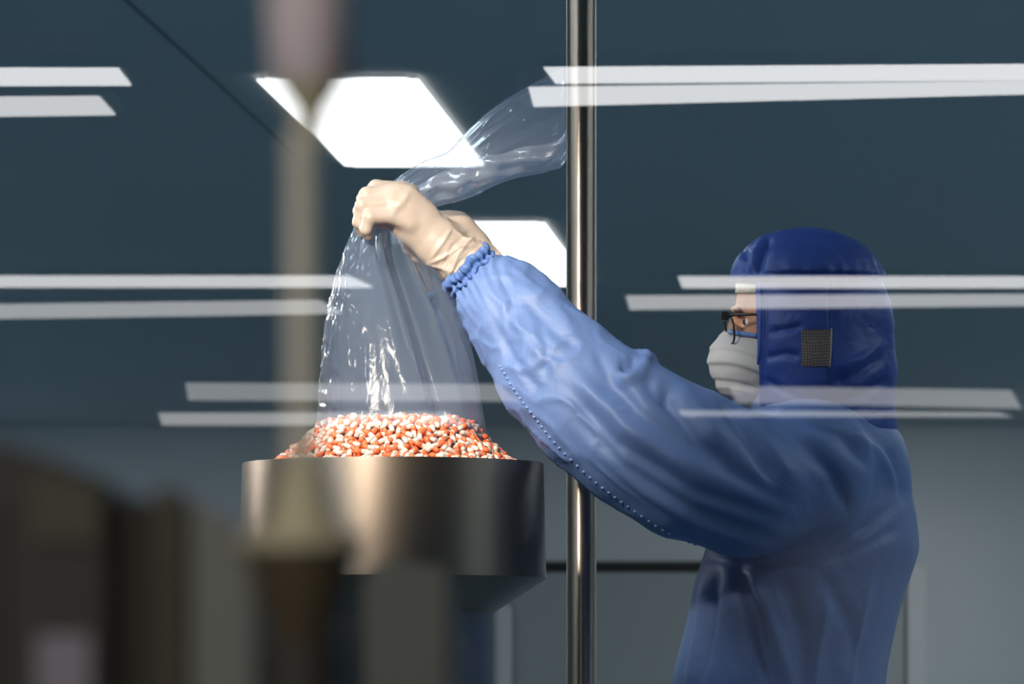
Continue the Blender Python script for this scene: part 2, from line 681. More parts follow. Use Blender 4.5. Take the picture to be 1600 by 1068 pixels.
LAMPS = [
    ([(-420, 108), (185, 108), (205, 134), (-400, 136)], 4.2, 'reflected strip lamp at upper left, the upper of two'),
    ([(-440, 156), (155, 152), (180, 180), (-420, 188)], 3.4, 'reflected strip lamp at upper left, the lower of two'),
    ([(850, 107), (1820, 101), (1840, 124), (868, 131)], 4.4, 'reflected strip lamp across the upper right, the upper of two'),
    ([(826, 138), (1800, 126), (1820, 142), (834, 167)], 4.0, 'reflected strip lamp across the upper right, the lower of two'),
    ([(-260, 432), (545, 432), (582, 449), (-240, 449)], 3.3, 'reflected strip lamp left of the bag, the upper of two'),
    ([(-280, 480), (500, 470), (535, 490), (-260, 502)], 1.9, 'reflected strip lamp left of the bag, the lower of two'),
    ([(1060, 433), (1780, 433), (1800, 450), (1066, 450)], 3.4, 'reflected strip lamp across the blue hood, the upper of two'),
    ([(978, 463), (1760, 460), (1780, 476), (984, 484)], 2.2, 'reflected strip lamp across the blue hood, the lower of two'),
    ([(290, 599), (780, 601), (812, 627), (294, 625)], 1.2, 'reflected strip lamp across the bottom of the bag, the upper of two'),
    ([(248, 646), (700, 645), (720, 664), (253, 664)], 1.6, 'reflected strip lamp across the bottom of the bag, the lower of two'),
    ([(1140, 604), (1580, 610), (1596, 638), (1150, 629)], 1.2, 'reflected strip lamp across the shoulder, the upper of two'),
    ([(1060, 642), (1560, 645), (1580, 651), (1066, 650)], 1.5, 'reflected strip lamp across the shoulder, the lower of two'),
]
for c4, s, lb in LAMPS:
    hall_lamp(c4, s, lb)

# ------------------------------------------------------------------ steel post
YP = 8.42
pc = at(908.5, 0, YP)
post = lathe_obj('steel_post', [(.0001, 0.0), (.06, 0.0), (.06, .008), (.0258, .012), (.0247, .02), (.0247, CEIL - .001), (.0001, CEIL - .001)], pc.x, pc.y, M['post_steel'], None, 64)
tag(post, 'vertical brushed steel post behind the raised sleeve', 'post')

# ------------------------------------------------------------------ hopper
HXC, HYC = at(614, 0, 8).x, 8.0
RIM = at(0, 720, 8.0).z - .004
Rb = .2355
zb = at(0, 900, 8).z
zc = at(0, 962, 8).z
hop = empty('feed_hopper', (HXC, HYC, 0))
tag(hop, 'round brushed steel hopper heaped with capsules', 'hopper')
hop_parts = []
bowl = lathe_obj('bowl', [(Rb + .004, zb), (Rb, RIM - .002), (Rb - .001, RIM), (Rb - .003, RIM), (Rb - .004, RIM - .002), (Rb - .002, zb + .002)], 0, 0, M['steel'], hop, 128, closed=True)
lathe_obj('cone', [(Rb + .005, zb + .004), (Rb + .005, zb - .003), (.150, zc), (.146, zc), (Rb - .003, zb)], 0, 0, M['steel'], hop, 128, closed=True)
lathe_obj('pedestal', [(.156, zc + .004), (.156, .06), (.150, .06), (.150, zc + .004)], 0, 0, add_bump(brushed('dull_steel', (.3, .31, .32), .42, .6), 30, .0004, .1), hop, 96, closed=True)
lathe_obj('base_plate', [(.0001, 0), (.32, 0), (.32, .05), (.30, .06), (.0001, .06)], 0, 0, M['steel'], hop, 96)

# ------------------------------------------------------------------ capsules
CR, CL = .0043, .0238


def capsule_parts():
    def lath(prof, n=10):
        vs, fs = [], []
        m = len(prof)
        for i in range(n):
            a = 2 * PI * i / n
            for x, r in prof:
                vs.append((x, r * math.cos(a), r * math.sin(a)))
        for i in range(n):
            j = (i + 1) % n
            for k in range(m - 1):
                fs.append((i * m + k, i * m + k + 1, j * m + k + 1, j * m + k))
        return vs, fs
    h = CL / 2
    dome = [(0.0, 0.0), (.12, .55), (.36, .84), (1.0, 1.0)]
    r0 = CR * .95
    body = [(-h + q * CR, max(r0 * r, .00002)) for q, r in dome] + [(.0012, r0)]
    cap = [(.0005, r0), (.0005, CR)] + [(h - q * CR, max(CR * r, .00002)) for q, r in dome[::-1]]
    return lath(body), lath(cap)


(cb_v, cb_f), (cc_v, cc_f) = capsule_parts()


def heap_z(r):
    return np.interp(r, [0, 60, 108, 122, 134, 146, 165, 186, 236], [70, 69, 65, 58, 45, 33, 17, 1, -34])


def heap_at(x, y):
    """height (mm) of the heap over the rim at x, y mm from its middle; lumpy"""
    xx = x - 10 * np.exp(-(x / 150.0) ** 2)
    r = math.hypot(xx, y)
    return float(heap_z(r)) + 3.0 * math.sin(x * .045 + 1) * math.cos(y * .06) + 1.5 * math.sin(x * .11 + y * .07)


def poisson(n_try, dmin, rmax, pred, fixed=()):
    cell = {}
    out = []

    def key(p):
        return tuple(int(math.floor(c / dmin)) for c in p)
    for _ in range(n_try):
        r = rmax * math.sqrt(random.random())
        a = random.random() * 2 * PI
        x, y = r * math.cos(a), r * math.sin(a)
        if not pred(x, y):
            continue
        p = (x, y, heap_at(x, y))
        k = key(p)
        ok = True
        for i in (-1, 0, 1):
            for j in (-1, 0, 1):
                for l in (-1, 0, 1):
                    for q in cell.get((k[0] + i, k[1] + j, k[2] + l), ()):
                        if (q[0] - p[0]) ** 2 + (q[1] - p[1]) ** 2 + (q[2] - p[2]) ** 2 < dmin * dmin:
                            ok = False
        if ok:
            cell.setdefault(k, []).append(p)
            out.append(p)
    return out


def cap_matrix(p, sink, tilt=.32):
    x, y, z = p
    e = 2.0
    nx = -(heap_at(x + e, y) - heap_at(x - e, y)) / (2 * e)
    ny = -(heap_at(x, y + e) - heap_at(x, y - e)) / (2 * e)
    n = Vector((nx, ny, 1)).normalized()
    t = n.orthogonal().normalized()
    t = Matrix.Rotation(random.random() * 2 * PI, 3, n) @ t
    t = (t + n * random.gauss(0, tilt)).normalized()
    s = t.cross(n).normalized()
    b = t.cross(s)
    R = Matrix((t, s, b)).transposed().to_4x4()
    c = Vector((HXC + x / 1000, HYC + y / 1000, RIM + z / 1000)) - n * sink
    return Matrix.Translation(c) @ R


frontp = poisson(60000, 11.2, 219, lambda x, y: y < 14 and heap_at(x, y) > -3)
backp = poisson(40000, 11.5, 219, lambda x, y: y >= 14 or heap_at(x, y) <= -3)
# the ones nearest the window are single capsules
frontp.sort(key=lambda p: p[1] - .8 * p[2])
singles = frontp[:300]
restp = frontp[300:] + backp
c0 = mesh_obj('capsule', cb_v, cb_f, M['capsule_white'])
k0 = mesh_obj('cap', cc_v, cc_f, M['capsule_orange'], c0)
k0['label'] = 'orange half of the capsule'
for i, p in enumerate(singles):
    if i == 0:
        c, k = c0, k0
    else:
        c = c0.copy()
        k = k0.copy()
        COL.objects.link(c)
        COL.objects.link(k)
        k.parent = c
    c.matrix_world = cap_matrix(p, .001)
    if math.hypot(p[0] - 12, p[1]) < 138:
        tag(c, 'orange and white capsule heaped inside the clear bag mouth', 'capsule', 'capsules inside the bag mouth')
    else:
        tag(c, 'orange and white capsule spilled outside the bag at the hopper rim', 'capsule', 'capsules around the bag mouth')
hv, hf, hm = [], [], []


def add_caps(pts, sink):
    for p in pts:
        mw = cap_matrix(p, sink)
        for vs, fs, mi in ((cb_v, cb_f, 0), (cc_v, cc_f, 1)):
            b = len(hv)
            hv.extend(mw @ Vector(v) for v in vs)
            hf.extend(tuple(b + i for i in f) for f in fs)
            hm.extend([mi] * len(fs))


add_caps(restp, .001)
add_caps(poisson(50000, 10.6, 217, lambda x, y: True), .008)
add_caps(poisson(30000, 12, 215, lambda x, y: True), .015)
heap = mesh_obj('capsule_heap', hv, hf, None, None, mats=[M['capsule_white'], M['capsule_orange']], face_mat=hm)
tag(heap, 'heap of orange and white capsules filling the steel hopper', 'capsules', None, 'stuff')

# ------------------------------------------------------------------ clear bag
M['bag'] = film('clear_film', (.95, .965, .985), .003, .14, .135, (.55, .66, .88), .5,
                dict(scale=42, strength=.3, dist=.003, stretch=(1, 1, .45)), .2)
M['bag_fold'] = film('clear_film_doubled', (.93, .95, .97), .02, .16, .30, (.66, .70, .82), .5, dict(scale=55, strength=.4, dist=.003, stretch=(1, 1, 1)), .05)
RINGS = [  # E1 (outer/left edge), E2 (inner/right edge), half depth, w, fold amount
    ((494, 705), (764, 705), 112, 2, 1.5), ((496, 690), (761, 690), 108, 2, 2), ((499, 640), (754, 640), 100, 4, 3), ((503, 580), (744, 580), 90, 8, 4),
    ((509, 520), (729, 520), 78, 12, 5), ((518, 465), (710, 468), 66, 18, 5.5), ((531, 415), (690, 424), 52, 26, 6),
    ((546, 375), (672, 388), 40, 34, 5.5), ((560, 345), (660, 362), 30, 40, 4.5), ((582, 318), (652, 345), 22, 42, 4),
    ((606, 292), (660, 334), 20, 44, 4), ((636, 268), (676, 324), 22, 46, 4), ((668, 250), (702, 317), 26, 50, 4.5),
    ((698, 238), (730, 308), 30, 54, 5), ((722, 214), (760, 294), 34, 58, 5), ((748, 188), (792, 280), 40, 60, 5),
    ((782, 163), (826, 272), 44, 62, 5), ((818, 141), (856, 265), 46, 64, 4.5), ((850, 124), (876, 259), 46, 64, 4), ((872, 112), (885, 246), 44, 64, 3.5), ((880, 108), (887, 232), 43, 64, 3.5)]


def catmull(a, n):
    a = np.array(a, float)
    m = len(a)
    t = np.linspace(0, m - 1, n)
    i = np.clip(t.astype(int), 0, m - 2)
    f = (t - i)[:, None]
    p0, p1, p2, p3 = a[np.clip(i - 1, 0, m - 1)], a[i], a[i + 1], a[np.clip(i + 2, 0, m - 1)]
    return .5 * (2 * p1 + (p2 - p0) * f + (2 * p0 - 5 * p1 + 4 * p2 - p3) * f ** 2 + (3 * p1 - p0 - 3 * p2 + p3) * f ** 3)


rows = catmull([(*a, *b, d, w, k) for a, b, d, w, k in RINGS], 300)
NR, NA = len(rows), 240
ang = np.linspace(0, 2 * PI, NA, endpoint=False)
S, T = np.meshgrid(np.arange(NR) / NR, ang, indexing='ij')
E1, E2 = rows[:, None, 0:2], rows[:, None, 2:4]
C, H = (E1 + E2) / 2, (E1 - E2) / 2
dep, wc, fa = rows[:, None, 4], rows[:, None, 5], rows[:, None, 6]
hl = np.linalg.norm(H, axis=2)
# long folds that run down the bag, drifting sideways
fold = np.zeros_like(S)
for n_, ph, dr, am in ((5, .3, 2.2, .55), (9, 1.7, -3.0, .45), (14, 4.1, 4.0, .35), (23, 2.6, -6.0, .22)):
    fold += am * np.cos(n_ * T + ph + dr * S * 2 + 1.3 * np.sin(S * 7 + ph))
Pn = np.stack([np.cos(T) * 3.2, np.sin(T) * 3.2, S * 6], -1).reshape(-1, 3)
fold += 1.5 * fbm(Pn * 1.4, 5, 4).reshape(S.shape)
sharp = (ridged(np.stack([np.cos(T) * 4, np.sin(T) * 4, S * 14], -1).reshape(-1, 3), 9).reshape(S.shape) ** 6)
fold += .9 * sharp
# the deep crease on the window side, from the hand down to the right
tc_ = np.interp(S[:, 0], [0, .1, .15, .25, .35, .45], [-2.2, -2.1, -2.02, -1.85, -1.6, -1.5])[:, None] + 2 * PI
dT = np.angle(np.exp(1j * (T - tc_)))
wid = .13
crease = -3.0 * np.exp(-(dT / wid) ** 2) + 1.6 * np.exp(-((dT - .24) / .1) ** 2) + 1.2 * np.exp(-((dT + .26) / .12) ** 2)
crease *= np.clip((S - .03) * 12, 0, 1) * np.clip((.52 - S) * 8, 0, 1)
crink = np.clip(1.5 * np.cos(T) - .45, 0, 1) * np.clip((.5 - S) * 6, 0, 1)      # crackled left edge
crk = ridged(np.stack([np.cos(T) * 11, np.sin(T) * 11, S * 62], -1).reshape(-1, 3), 21).reshape(S.shape) ** 3
rad = 1 + 0 * S
dmm = fa * (fold * (.15 + .45 * np.abs(np.cos(T)) + .35 * np.clip((S - .3) * 4, 0, 1)) + crease * 2.2) + crink * crk * 7.0
lowk = 1 - .0 * S
cu, su = np.cos(T), np.sin(T)
# a bag is flatter at its edges than an ellipse
ex = .85
su2 = np.sign(su) * np.abs(su) ** ex
U = C[:, :, 0] + H[:, :, 0] * cu
V_ = C[:, :, 1] + H[:, :, 1] * cu
W = wc + dep * su2
nu, nw = cu, su
hn = H / np.maximum(hl[..., None], 1e-6)
U = U + hn[:, :, 0] * nu * dmm * .55
V_ = V_ + hn[:, :, 1] * nu * dmm * .55
W = W + nw * dmm
pv = at_np(np.stack([U.ravel(), V_.ravel(), W.ravel()], 1))
qs = []
for i in range(NR - 1):
    for j in range(NA):
        k = (j + 1) % NA
        qs.append((i * NA + j, i * NA + k, (i + 1) * NA + k, (i + 1) * NA + j))
bag = mesh_obj('plastic_bag', pv.tolist(), qs, M['bag'])
tag(bag, 'clear plastic bag gathered in gloved hands, pouring capsules', 'bag')

# part of the open end is turned over on itself
fa_ = catmull([(648, 290, 30), (700, 266, 22), (760, 244, 12), (820, 231, 8), (884, 215, 12)], 60)
fb_ = catmull([(668, 318, 36), (724, 303, 30), (790, 277, 26), (850, 263, 30), (884, 244, 40)], 60)
fv, fq = [], []
for i in range(60):
    for j in range(13):
        t = j / 12
        p = fa_[i] * (1 - t) + fb_[i] * t
        fv.append((p[0], p[1] + 2 * math.sin(i * .4 + t * 3), p[2] - 14 * math.sin(t * PI) + 4 * math.sin(i * .5 + t * 6) + 3 * math.sin(i * .23 - t * 9)))
for i in range(59):
    for j in range(12):
        fq.append((i * 13 + j, i * 13 + j + 1, (i + 1) * 13 + j + 1, (i + 1) * 13 + j))
mesh_obj('turned_edge', at_np(np.array(fv)).tolist(), fq, M['bag_fold'], bag)

# ------------------------------------------------------------------ the person
person = empty('person', (at(1220, 0, 8.13).x, 8.13, 0))
tag(person, 'person in blue hooded clean suit, mask and gloves, emptying a bag', 'person')
bpy.context.view_layer.update()
TW = 130                                     # depth of the body's middle plane
FLOOR = HY + HC * 1000                       # v of the floor at eight metres


def child(o):
    """keep the part where it was built"""
    o.matrix_parent_inverse = person.matrix_world.inverted()
    return o


# --- hands
LH_F = [  # index, middle, ring, little: (u, v, w, r)
    [(640, 302, 20, 15), (629, 297, 18, 13.5), (588, 293, 16, 12), (568, 311, 24, 10.5), (567, 336, 30, 9)],
    [(640, 318, 4, 15), (619, 303, 2, 13.5), (573, 304, -2, 11.8), (562, 330, 4, 10.3), (566, 353, 12, 9)],
    [(640, 332, -8, 14), (613, 317, -12, 13), (566, 321, -18, 11.2), (561, 347, -12, 10), (568, 363, -2, 9)],
    [(640, 350, -14, 13), (611, 338, -20, 12), (578, 340, -30, 10.5), (572, 358, -26, 9.5), (575, 367, -18, 8.6)]]
LH_T = [(672, 366, 22, 17), (645, 352, 42, 14), (614, 346, 52, 11.5), (588, 345, 44, 10)]
RH_F = [
    [(690, 348, 88, 15), (672, 338, 80, 13), (640, 335, 74, 12), (622, 352, 76, 10.5), (626, 372, 68, 9)],
    [(694, 354, 84, 15), (676, 350, 76, 13), (647, 352, 68, 11.5), (634, 370, 62, 10), (637, 388, 52, 9)],
    [(700, 364, 82, 15), (682, 366, 74, 13), (656, 372, 64, 11), (648, 388, 56, 10), (652, 401, 46, 9)],
    [(706, 374, 86, 14), (690, 382, 80, 12), (668, 390, 70, 10), (664, 400, 62, 9), (668, 408, 54, 8.5)]]
RH_T = [(712, 366, 72, 16), (690, 350, 52, 13), (664, 340, 48, 11), (644, 336, 50, 9.5)]


def left_hand(P, g=0.0):
    d = chain(P, [(760, 440, 2, 33 + g), (728, 414, 2, 37 + g), (684, 379, 4, 34 + g), (648, 345, 4, 36 + g), (626, 322, 0, 33 + g), (616, 317, 0, 28 + g)], 14, .66)
    for f in LH_F:
        d = smin(d, chain(P, [(a, b, c, r + g) for a, b, c, r in f], 4), 9)
    return smin(d, chain(P, [(a, b, c, r + g) for a, b, c, r in LH_T], 5), 8)


def right_hand(P, g=0.0):
    d = chain(P, [(786, 452, 104, 30 + g), (762, 428, 100, 31 + g), (731, 389, 92, 33 + g), (710, 364, 88, 32 + g), (694, 358, 84, 28 + g)], 14, .62)
    for f in RH_F:
        d = smin(d, chain(P, [(a, b, c, r + g) for a, b, c, r in f], 4), 6)
    return smin(d, chain(P, [(a, b, c, r + g) for a, b, c, r in RH_T], 5), 8)


def glove_disp(V, Nn, wr=((708, 398), (.76, .65))):
    c, ax_ = np.array(wr[0]), np.array(wr[1])
    s = (V[:, :2] - c) @ ax_
    q = (V[:, :2] - c) @ np.array([-ax_[1], ax_[0]])
    k = np.clip((s + 30) / 40, 0, 1)
    wr_ = ridged(np.stack([s * .012 + q * .02, q * .05, V[:, 2] * .045], 1), 3) ** 4 * 7.0 - 1.8
    fine = ridged(np.stack([s * .05, q * .02, V[:, 2] * .03], 1), 8) ** 4 * 1.2
    return k * wr_ + fine * (.4 + .6 * np.exp(-(s / 30) ** 2)) + .5 * fbm(V * .06, 4)


add_bump(M['glove'], 160, .0012, .35, 3)
GF = [([(748, 372), (722, 384), (694, 402), (668, 412)], 3.2, 3), ([(738, 372), (716, 398), (700, 440)], 3.2, 3), ([(750, 388), (728, 408), (706, 446)], 3, 3),
      ([(706, 356), (694, 376), (672, 406)], 2.4, 3), ([(728, 366), (708, 384), (690, 424)], -2.5, 3), ([(640, 300), (626, 318), (612, 332)], 2.2, 6),
      ([(735, 395), (718, 412), (706, 432)], -2.5, 3)]
g1, gV, gQ = sdf_obj('glove', left_hand, (535, 262, -75), (800, 484, 95), 1.8, M['glove'], person, lambda V, Nn: glove_disp(V, Nn) + apply_folds(V, Nn, GF))
child(g1)
g2, _, _ = sdf_obj('glove', right_hand, (600, 295, 5), (825, 500, 150), 2.2, M['glove'], person, lambda V, Nn: glove_disp(V, Nn, ((748, 410), (.64, .77))))
child(g2)

# --- the body underneath, one surface
HEAD = (1256, 486, TW)


def body_sdf(P):
    d = ell(P, HEAD, (107, 122, 76))
    d = smin(d, ell(P, (1214, 575, TW), (68, 58, 60)), 25)                     # jaw
    d = smin(d, chain(P, [(1152, 492, TW, 8), (1136, 528, TW, 9), (1124, 548, TW, 12)], 6), 8)   # nose
    d = smin(d, chain(P, [(1140, 590, TW - 18, 7), (1138, 590, TW + 18, 7)], 4), 8)              # lips
    for s in (-1, 1):
        d = smax(d, -ell(P, (1148, 502, TW + s * 33), (18, 12, 18)), 8)       # eye sockets
        d = smin(d, chain(P, [(1146, 484, TW + s * 16, 6), (1152, 482, TW + s * 44, 6)], 4), 6)  # brows
        d = smin(d, ell(P, (1270, 505, TW + s * 78), (18, 32, 8)), 6)         # ears
    d = smin(d, chain(P, [(1262, 580, TW, 58), (1270, 690, TW, 64)], 10), 25)
    d = smin(d, chain(P, [(1280, 720, TW, 95), (1265, 880, TW, 105), (1235, 1060, TW, 105), (1225, 1150, TW, 110)], 30, 1.25), 40)
    for s, arm in ((-1, [(1275, 745, TW - 120, 50), (1000, 715, -110, 48), (870, 570, -60, 40), (760, 440, 2, 30)]),
                   (1, [(1275, 745, TW + 120, 50), (1010, 730, 330, 46), (890, 590, 250, 38), (786, 452, 104, 28)])):
        d = smin(d, chain(P, arm, 20), 30)
        d = smin(d, chain(P, [(1225, 1150, TW + s * 85, 85), (1205, 1540, TW + s * 95, 58), (1225, 1980, TW + s * 100, 42)], 20), 30)
        d = smin(d, chain(P, [(1232, FLOOR - 55, TW + s * 100, 36), (1130, FLOOR - 52, TW + s * 105, 30)], 10), 15)
    return smin(smin(d, left_hand(P, -2.5), 10), right_hand(P, -2.5), 10)


body, bV, bQ = sdf_obj('body', body_sdf, (535, 350, -180), (1400, 2080, 420), 6.0, M['skin'], person)
child(body)
for s in (-1, 1):
    for nm, c, r, m in (('eye', (1172, 503, TW + s * 33), 9.5, 'eye_white'),):
        bm = bmesh.new()
        bmesh.ops.create_uvsphere(bm, u_segments=20, v_segments=12, radius=r / 1000)
        p = at_np(np.array([c], float))[0]
        bmesh.ops.translate(bm, verts=bm.verts, vec=Vector(p))
        e = child(bm_obj(nm, bm, M[m], person, True))
        bm = bmesh.new()
        bmesh.ops.create_uvsphere(bm, u_segments=16, v_segments=10, radius=.0055)
        bmesh.ops.translate(bm, verts=bm.verts, vec=Vector(p) + Vector((-.0062, 0, 0)))
        bm_obj('iris', bm, M['iris'], e, True)

# --- coverall
LS = [(775, 461, 1, 55), (785, 471, -4, 64), (816, 511, -20, 76), (870, 578, -50, 91), (936, 640, -80, 100), (1003, 684, -100, 107),
      (1075, 724, -95, 114), (1160, 757, -70, 110), (1262, 748, -20, 96)]
RS = [(790, 448, 112, 42), (850, 540, 190, 66), (920, 640, 270, 82), (1010, 710, 320, 88), (1120, 750, 320, 96), (1262, 760, 285, 100)]


def suit_sdf(P):
    t = chain(P, [(1292, 745, TW, 120), (1278, 830, TW, 150), (1240, 950, TW, 151), (1214, 1075, TW, 154), (1210, 1180, TW, 152)], 40, 1.05)
    t = smin(t, chain(P, [(1262, 640, TW, 88), (1290, 720, TW, 118)], 20, 1.0), 40)
    for s in (-1, 1):
        t = smin(t, chain(P, [(1212, 1180, TW + s * 80, 105), (1200, 1550, TW + s * 98, 88), (1220, 1960, TW + s * 102, 80)], 30), 30)
    sh = chain(P, [(1270, 720, -15, 92), (1270, 720, 275, 92)], 20)
    t = smin(t, sh, 40)
    l = chain(P, LS, 25, .82)
    l = smin(l, chain(P, [(988, 580, -75, 20), (1004, 570, -70, 21), (1010, 592, -75, 24)], 8), 10)
    l = smin(l, chain(P, [(1052, 632, -70, 36), (1100, 646, -50, 36), (1150, 672, -35, 38)], 12), 16)
    r = chain(P, RS, 25, .82)
    return smin(smin(t, l, 16), r, 20)


FOLDS = [
    ([(962, 592), (984, 592), (1004, 580), (1010, 560), (1000, 549)], 11, 9), ([(968, 572), (985, 571), (994, 560)], -12, 8),
    ([(1008, 588), (1022, 612), (1050, 640)], -9, 11), ([(1036, 592), (1052, 640), (1090, 690), (1150, 730)], -13, 11),
    ([(1060, 600), (1095, 640), (1130, 690)], 6, 12), ([(1125, 622), (1170, 680), (1215, 760)], -12, 11), ([(1150, 640), (1200, 690), (1250, 760)], 6, 12),
    ([(1180, 642), (1240, 672), (1300, 740), (1325, 800)], -9, 11), ([(1240, 650), (1310, 680), (1370, 740)], -7, 10),
    ([(1320, 662), (1375, 705), (1405, 770)], 8, 9), ([(1340, 655), (1392, 715), (1415, 790)], -6, 8),
    ([(905, 560), (990, 640), (1110, 720), (1240, 790)], -8, 13), ([(880, 600), (960, 690), (1080, 765), (1230, 815)], -8, 12),
    ([(890, 640), (970, 730), (1090, 800), (1220, 845)], -7, 11), ([(930, 700), (1010, 770), (1100, 825), (1200, 858)], 6, 10),
    ([(900, 590), (980, 668), (1090, 745)], 6, 11), ([(930, 545), (955, 590), (1000, 640)], -7, 10),
    ([(820, 470), (870, 520), (905, 545)], -5, 9), ([(790, 480), (830, 540), (880, 590)], 4, 9), ([(800, 440), (860, 470), (900, 520)], 5, 9),
    ([(770, 500), (800, 560), (850, 620)], -5, 8), ([(840, 500), (855, 545), (850, 590)], -4, 7), ([(780, 430), (800, 470), (795, 520)], -4, 7),
    ([(1100, 868), (1180, 884), (1260, 880), (1335, 838), (1395, 790)], -10, 9),
    ([(1148, 880), (1180, 960), (1205, 1080)], -15, 11), ([(1166, 880), (1208, 980), (1240, 1080)], 7, 12), ([(1120, 880), (1112, 980), (1086, 1090)], -9, 8),
    ([(1100, 890), (1092, 980), (1068, 1090)], 6, 8), ([(1220, 900), (1250, 980), (1262, 1090)], -6, 14), ([(1280, 890), (1320, 960), (1350, 1060)], -5, 14),
    ([(1370, 900), (1330, 980), (1310, 1080)], 4, 14), ([(1290, 880), (1360, 850), (1410, 820)], -5, 9)]


def suit_disp(V, Nn):
    d = apply_folds(V, Nn, FOLDS)
    # crumpled cloth: soft swells everywhere, crisper creases on the forearms
    d += 8 * fbm(V * np.array([.009, .009, .011]), 2, 2)
    a, b = V[:, 0] * .78 + V[:, 1] * .62, -V[:, 0] * .62 + V[:, 1] * .78
    arm = np.clip((1150 - V[:, 0]) / 250, 0, 1) * np.clip((900 - V[:, 1]) / 60, 0, 1)
    cr = ridged(np.stack([a * .010, b * .026, V[:, 2] * .02], 1) + .7 * fbm(V * .012, 40, 2)[:, None], 11) ** 5
    d += arm * (cr * 4 - 1)
    fo = np.clip((900 - V[:, 0]) / 80, 0, 1) * np.clip((900 - V[:, 1]) / 60, 0, 1)
    cr2 = ridged(np.stack([a * .026, b * .03, V[:, 2] * .03], 1), 17) ** 4
    d += fo * (cr2 * 2.6 - .6)
    # gathers running out of the cuff
    s = (V[:, 0] - 740) * .7 + (V[:, 1] - 428) * .714
    g = np.exp(-np.clip(s, 0, 999) / 26) * np.clip((900 - V[:, 0]) / 50, 0, 1)
    q = -(V[:, 0] - 740) * .714 + (V[:, 1] - 428) * .7
    d += g * 3.5 * np.cos(q * .42 + V[:, 2] * .2)
    leg = np.clip((V[:, 1] - 880) / 100, 0, 1)
    d += leg * 7 * (ridged(np.stack([V[:, 0] * .016 + V[:, 1] * .003, V[:, 1] * .004, V[:, 2] * .012], 1), 23) ** 3 - .4)
    return d


add_bump(M['suit'], 24, .008, .28, 3, distort=.8)
add_bump(M['suit'], 900, .0006, .15, 1)
suit, sV, sQ = sdf_obj('coverall', suit_sdf, (690, 380, -230), (1470, 2052, 460), 5.0, M['suit'], person, suit_disp)
child(suit)
sb = bvh_of(sV, sQ)
INV = person.matrix_world.inverted()


def cuff(name, c, axd, rad, sw, m, parent, wc_, n=22):
    """elastic ruffle round the wrist: c its middle, axd the way the arm points"""
    ax_ = np.array(axd, float)
    ax_ /= np.linalg.norm(ax_)
    pr = np.array([-ax_[1], ax_[0]])
    V = []
    prof = [(14, -14), (22, -12), (26, -4), (23, 4), (15, 5), (9, -1), (3, 5), (-3, -1), (-9, 6), (-15, 2), (-22, 8), (-32, 7)]
    na = 220
    prof = catmull(prof, 40)
    for i, (s, dr) in enumerate(prof):
        for j in range(na):
            a = 2 * PI * j / na
            ruf = 2.4 * math.cos(n * a + .5 * math.sin(3 * a)) * (1 if s > -14 else .5) + 1.2 * math.cos(37 * a + s * .1) + 1.0 * math.cos(13 * a + 2)
            r = rad - 8 + dr + ruf
            ss = s + 1.2 * math.cos(11 * a + 1) + 2 * math.cos(5 * a)
            p = np.array(c) + ax_ * ss + pr * r * math.cos(a)
            V.append((p[0], p[1], wc_ + sw * r * math.sin(a)))
    Q = [(i * na + j, i * na + (j + 1) % na, (i + 1) * na + (j + 1) % na, (i + 1) * na + j) for i in range(len(prof) - 1) for j in range(na)]
    o = mesh_obj(name, at_np(np.array(V)).tolist(), Q, m, parent)
    return o


M['cuff'] = add_bump(mat('cuff_blue', (.08, .16, .40), .55, 0, .4), 60, .003, .4, 3)
cuff('cuff', (741, 430), (-.70, -.714), 50, .82, M['cuff'], suit, 3)
cuff('cuff', (792, 452), (-.60, -.80), 38, .82, M['cuff'], suit, 110)

# stitched seam along the underside of the sleeve, worked into one strip
def along(poly, step):
    out = []
    for (a, b) in zip(poly[:-1], poly[1:]):
        n = max(1, int(math.hypot(b[0] - a[0], b[1] - a[1]) / step))
        for i in range(n):
            out.append((a[0] + (b[0] - a[0]) * i / n, a[1] + (b[1] - a[1]) * i / n))
    return out


bm = bmesh.new()
for (u, v) in along(catmull([(782, 572), (806, 612), (836, 652), (872, 697), (925, 748), (980, 790), (1040, 830), (1092, 852)], 40).tolist(), 11):
    w = front(sb, u, v)
    if w is None:
        continue
    p = Vector(at_np(np.array([[u, v, w - .5]]))[0])
    r = bmesh.ops.create_icosphere(bm, subdivisions=1, radius=.0034)
    bmesh.ops.scale(bm, verts=r['verts'], vec=(1.0, .6, .75))
    bmesh.ops.translate(bm, verts=r['verts'], vec=p)
st = bm_obj('stitching', bm, add_bump(mat('pale_thread', (.2, .3, .55), .6), 400, .0004, .3), suit, True)
st['label'] = 'puckered stitching along the underside of the sleeve'
for s in (-1, 1):                       # overshoes
    o, _, _ = sdf_obj('boot', lambda P: smax(chain(P, [(1226, FLOOR - 120, TW + s * 102, 62), (1222, FLOOR - 50, TW + s * 102, 56), (1110, FLOOR - 40, TW + s * 106, 42)], 20), P[1] - FLOOR - 36 * 0 - 1, 4),
                      (1040, FLOOR - 230, TW + s * 102 - 90), (1310, FLOOR + 14, TW + s * 102 + 90), 6, mat('boot_white', (.5, .52, .54), .5), person)
    # the soles sit on the floor whatever the depth
    me = o.data
    for v_ in me.vertices:
        v_.co.z = max(v_.co.z, .001)
    child(o)

